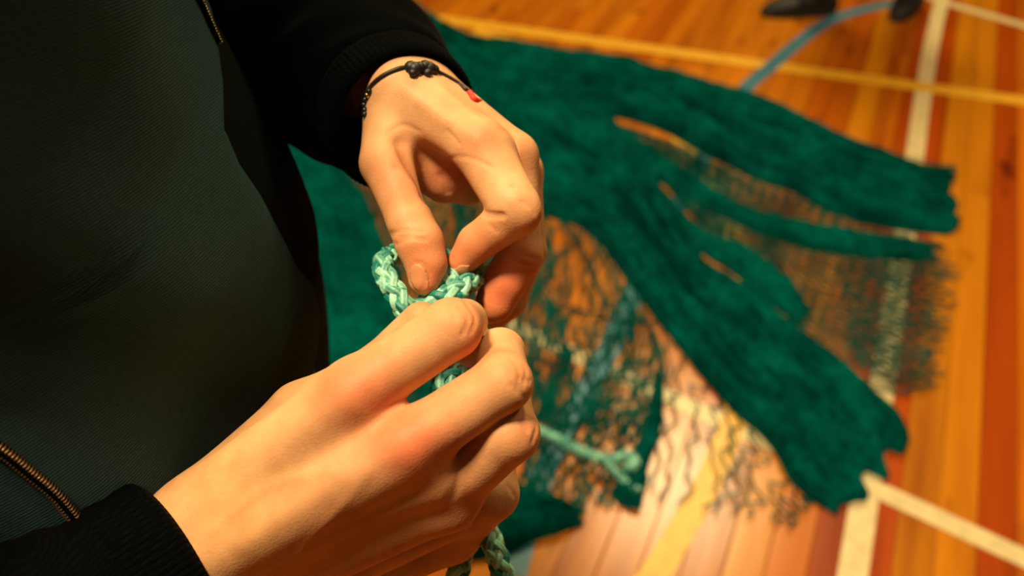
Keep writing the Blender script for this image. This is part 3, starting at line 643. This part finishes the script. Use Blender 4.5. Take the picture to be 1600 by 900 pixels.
ropeD = [fl(*q)+[0, 0, z] for q, z in (((700, 640), .03), ((790, 672), .03), ((850, 694), .035), ((905, 722), .035), ((950, 736), .035), ((978, 732), .04), ((990, 742), .036), ((975, 750), .03))]
twisted('rope_tail', ropeD, .0085, 'pale turquoise rope tail lying on the net with a frayed end', pitch=.04)
o = twisted('frayed_rope_end', [fl(*q)+[0, 0, z] for q, z in (((940, 735), .04), ((960, 755), .034), ((985, 775), .03), ((998, 782), .03))], .006, 'short frayed rope offshoot lying on the net', pitch=.03)
# ------------------------------------------------------------------ bracelets
def surfline(H, pts, lift): return np.array([H.hit(*q)+(CAM-H.hit(*q))/np.linalg.norm(CAM-H.hit(*q))*lift for q in pts])
bc = np.array(P(650, 135, .385))
br_px = [(566, 165), (570, 150), (580, 134), (597, 119), (620, 108), (640, 104), (660, 104), (680, 110), (700, 120), (718, 131), (731, 142)]
pts = []
for x, y in br_px:
    h = LH.hit(x, y)
    if h is not None: pts.append(h + (CAM-h)/np.linalg.norm(CAM-h)*.0006)
pts = np.array(pts); back = [2*bc-q+np.array([0, 0, -.004]) for q in pts[2:-2]]
loop = cr(list(pts)+[pts[-1]*.5+back[0]*.5 + (pts[-1]-bc)*.25]+back+[pts[0]*.5+back[-1]*.5+(pts[0]-bc)*.25]+[pts[0]], 8)
bz = empty('bracelet', tuple(pts[0])); tag(bz, 'thin black cord bracelet with knots on the upper wrist', 'bracelet')
V, F = tube(loop, .0009, 8, cap=False); mesh('cord', V, F, M_CORDB, bz)
def bead(c, r, m, name, parent, sq=1., axis=None):
    bm = bmesh.new(); bmesh.ops.create_icosphere(bm, subdivisions=2, radius=r)
    me = bpy.data.meshes.new(name); bm.to_mesh(me); bm.free(); me.materials.append(m); me.polygons.foreach_set('use_smooth', [True]*len(me.polygons))
    o = bpy.data.objects.new(name, me); C.objects.link(o); o.parent = parent; o.matrix_parent_inverse = parent.matrix_basis.inverted(); o.location = c; o.scale = (1, 1, sq); return o
for (x, y, r) in ((642, 101, .0027), (648, 104, .0030), (655, 102, .0026), (664, 100, .0027), (671, 103, .0029), (678, 105, .0023), (645, 110, .0018), (668, 110, .0018)):
    h = LH.hit(x, y+4); bead(h+(CAM-h)/np.linalg.norm(CAM-h)*.0020, r, M_CORDB, 'knot', bz)
for i, (x, y) in enumerate(((567, 172), (566, 164), (568, 156), (571, 149), (574, 143), (567, 179))):
    h = LH.hit(x+3, y)
    if h is not None: bead(h+(CAM-h)/np.linalg.norm(CAM-h)*.0009, .0014, M_GOLD if i in (3,) else M_BEAD, 'bead', bz)
rb = empty('thread_bracelet', tuple(P(722, 152, .40))); tag(rb, 'red thread bracelet peeking from under the black cuff', 'bracelet')
tq = [LH.hit(*q) for q in ((733, 144), (737, 149), (741, 155))]; tq = [q+(CAM-q)/np.linalg.norm(CAM-q)*.0012 for q in tq if q is not None]
print('thread', len(tq)); tq = tq if len(tq) > 1 else [P(716, 150, .372), P(730, 156, .374)]
V, F = tube(cr(tq+[tq[-1]+AX[0]*.0022+AX[2]*.006], 6), .0013, 8); mesh('thread', V, F, M_RED, rb)
# ------------------------------------------------------------------ the bystander whose shoes stand beyond the net
a = fl(1255, 6); b_ = fl(1412, 12)
by = empty('person', (float(a[0]+b_[0])/2, float(a[1]+b_[1])/2, 0)); tag(by, 'person standing beyond the net in black shoes and dark trousers', 'person')
c1 = fl(1248, 24); c2 = fl(1403, 34); X1, Y1 = float(c1[0])+.042, float(c1[1])+.02; X2, Y2 = float(c2[0])+.09, float(c2[1])+.145
shoe(by, X1, Y1, math.radians(185)); shoe(by, X2, Y2, math.radians(-125))
mb = MB(); hx, hy = (X1+X2)/2, (Y1+Y2)/2+.05
for x, y, q in ((X1, Y1, -.07), (X2, Y2, .07)):
    p = cr([(hx+q*.9, hy, .97), (hx+q*1.2, hy, .75), ((x+hx+q)/2, (y+hy)/2, .45), (x, y, .09)], 8)
    V, F = tube(p, np.interp(np.linspace(0, 1, len(p)), [0, .3, .6, 1], [.105, .09, .07, .06]), 24); mb.add(V, F)
mb.build('trousers', M_TROUS, by)
c = [((0, 0, .98), (0, 0, 1.32), .10, .11), ((-.08, 0, 1.0), (-.12, 0, 1.36), .07, .06), ((.08, 0, 1.0), (.12, 0, 1.36), .07, .06), ((0, 0, 1.40), (0, 0, 1.50), .055, .055), ((0, -.01, 1.58), (0, 0, 1.66), .066, .082), ((0, -.09, 1.59), (0, -.1, 1.58), .01, .012)]
sh = np.array([hx, hy, 0]); T_ = lambda c: [(np.array(q[0])+sh, np.array(q[1])+sh, q[2], q[3]) for q in c]
arms2 = [T_([((s*.17, 0, 1.38), (s*.22, .02, 1.12), .045, .038), ((s*.22, .02, 1.12), (s*.21, -.05, .88), .036, .026), ((s*.21, -.05, .88), (s*.205, -.07, .80), .03, .022)]) for s in (-1, 1)]
H2 = Hand(T_(c), arms2, .03, .02, .01); V, F = polygonise(H2, *box(T_(c)+arms2[0]+arms2[1], .03), .010, False)
o = mesh('body', V, F.tolist(), M_SKIN, by); setcol(o, np.tile(BASE, (len(V), 1)))
c3 = T_([((0, 0, .97), (0, 0, 1.34), .115, .125), ((-.08, 0, .97), (-.12, 0, 1.37), .085, .075), ((.08, 0, .97), (.12, 0, 1.37), .085, .075)])
a3 = [T_([((s*.17, 0, 1.38), (s*.22, .02, 1.12), .06, .05), ((s*.22, .02, 1.12), (s*.21, -.05, .90), .05, .04)]) for s in (-1, 1)]
H3 = Hand(c3, a3, .03, .02, .01); V, F = polygonise(H3, *box(c3+a3[0]+a3[1], .03), .012, False); mesh('jumper', V, F.tolist(), M_KNIT, by)
for par, x, y in ((person, TC[0]-.012, TC[1]), (by, hx, hy+.012)):
    h = T_([]) ; Hh = Hand([(np.array([x, y, 1.645]), np.array([x, y, 1.68]), .088, .084)], [], .01); V, F = polygonise(Hh, (x-.12, y-.12, 1.52), (x+.12, y+.12, 1.80), .008, False)
    ok = V[:, 2] > 1.64; F = F[ok[F].all(1)]; mesh('hair', V, F.tolist(), M_HAIR, par)
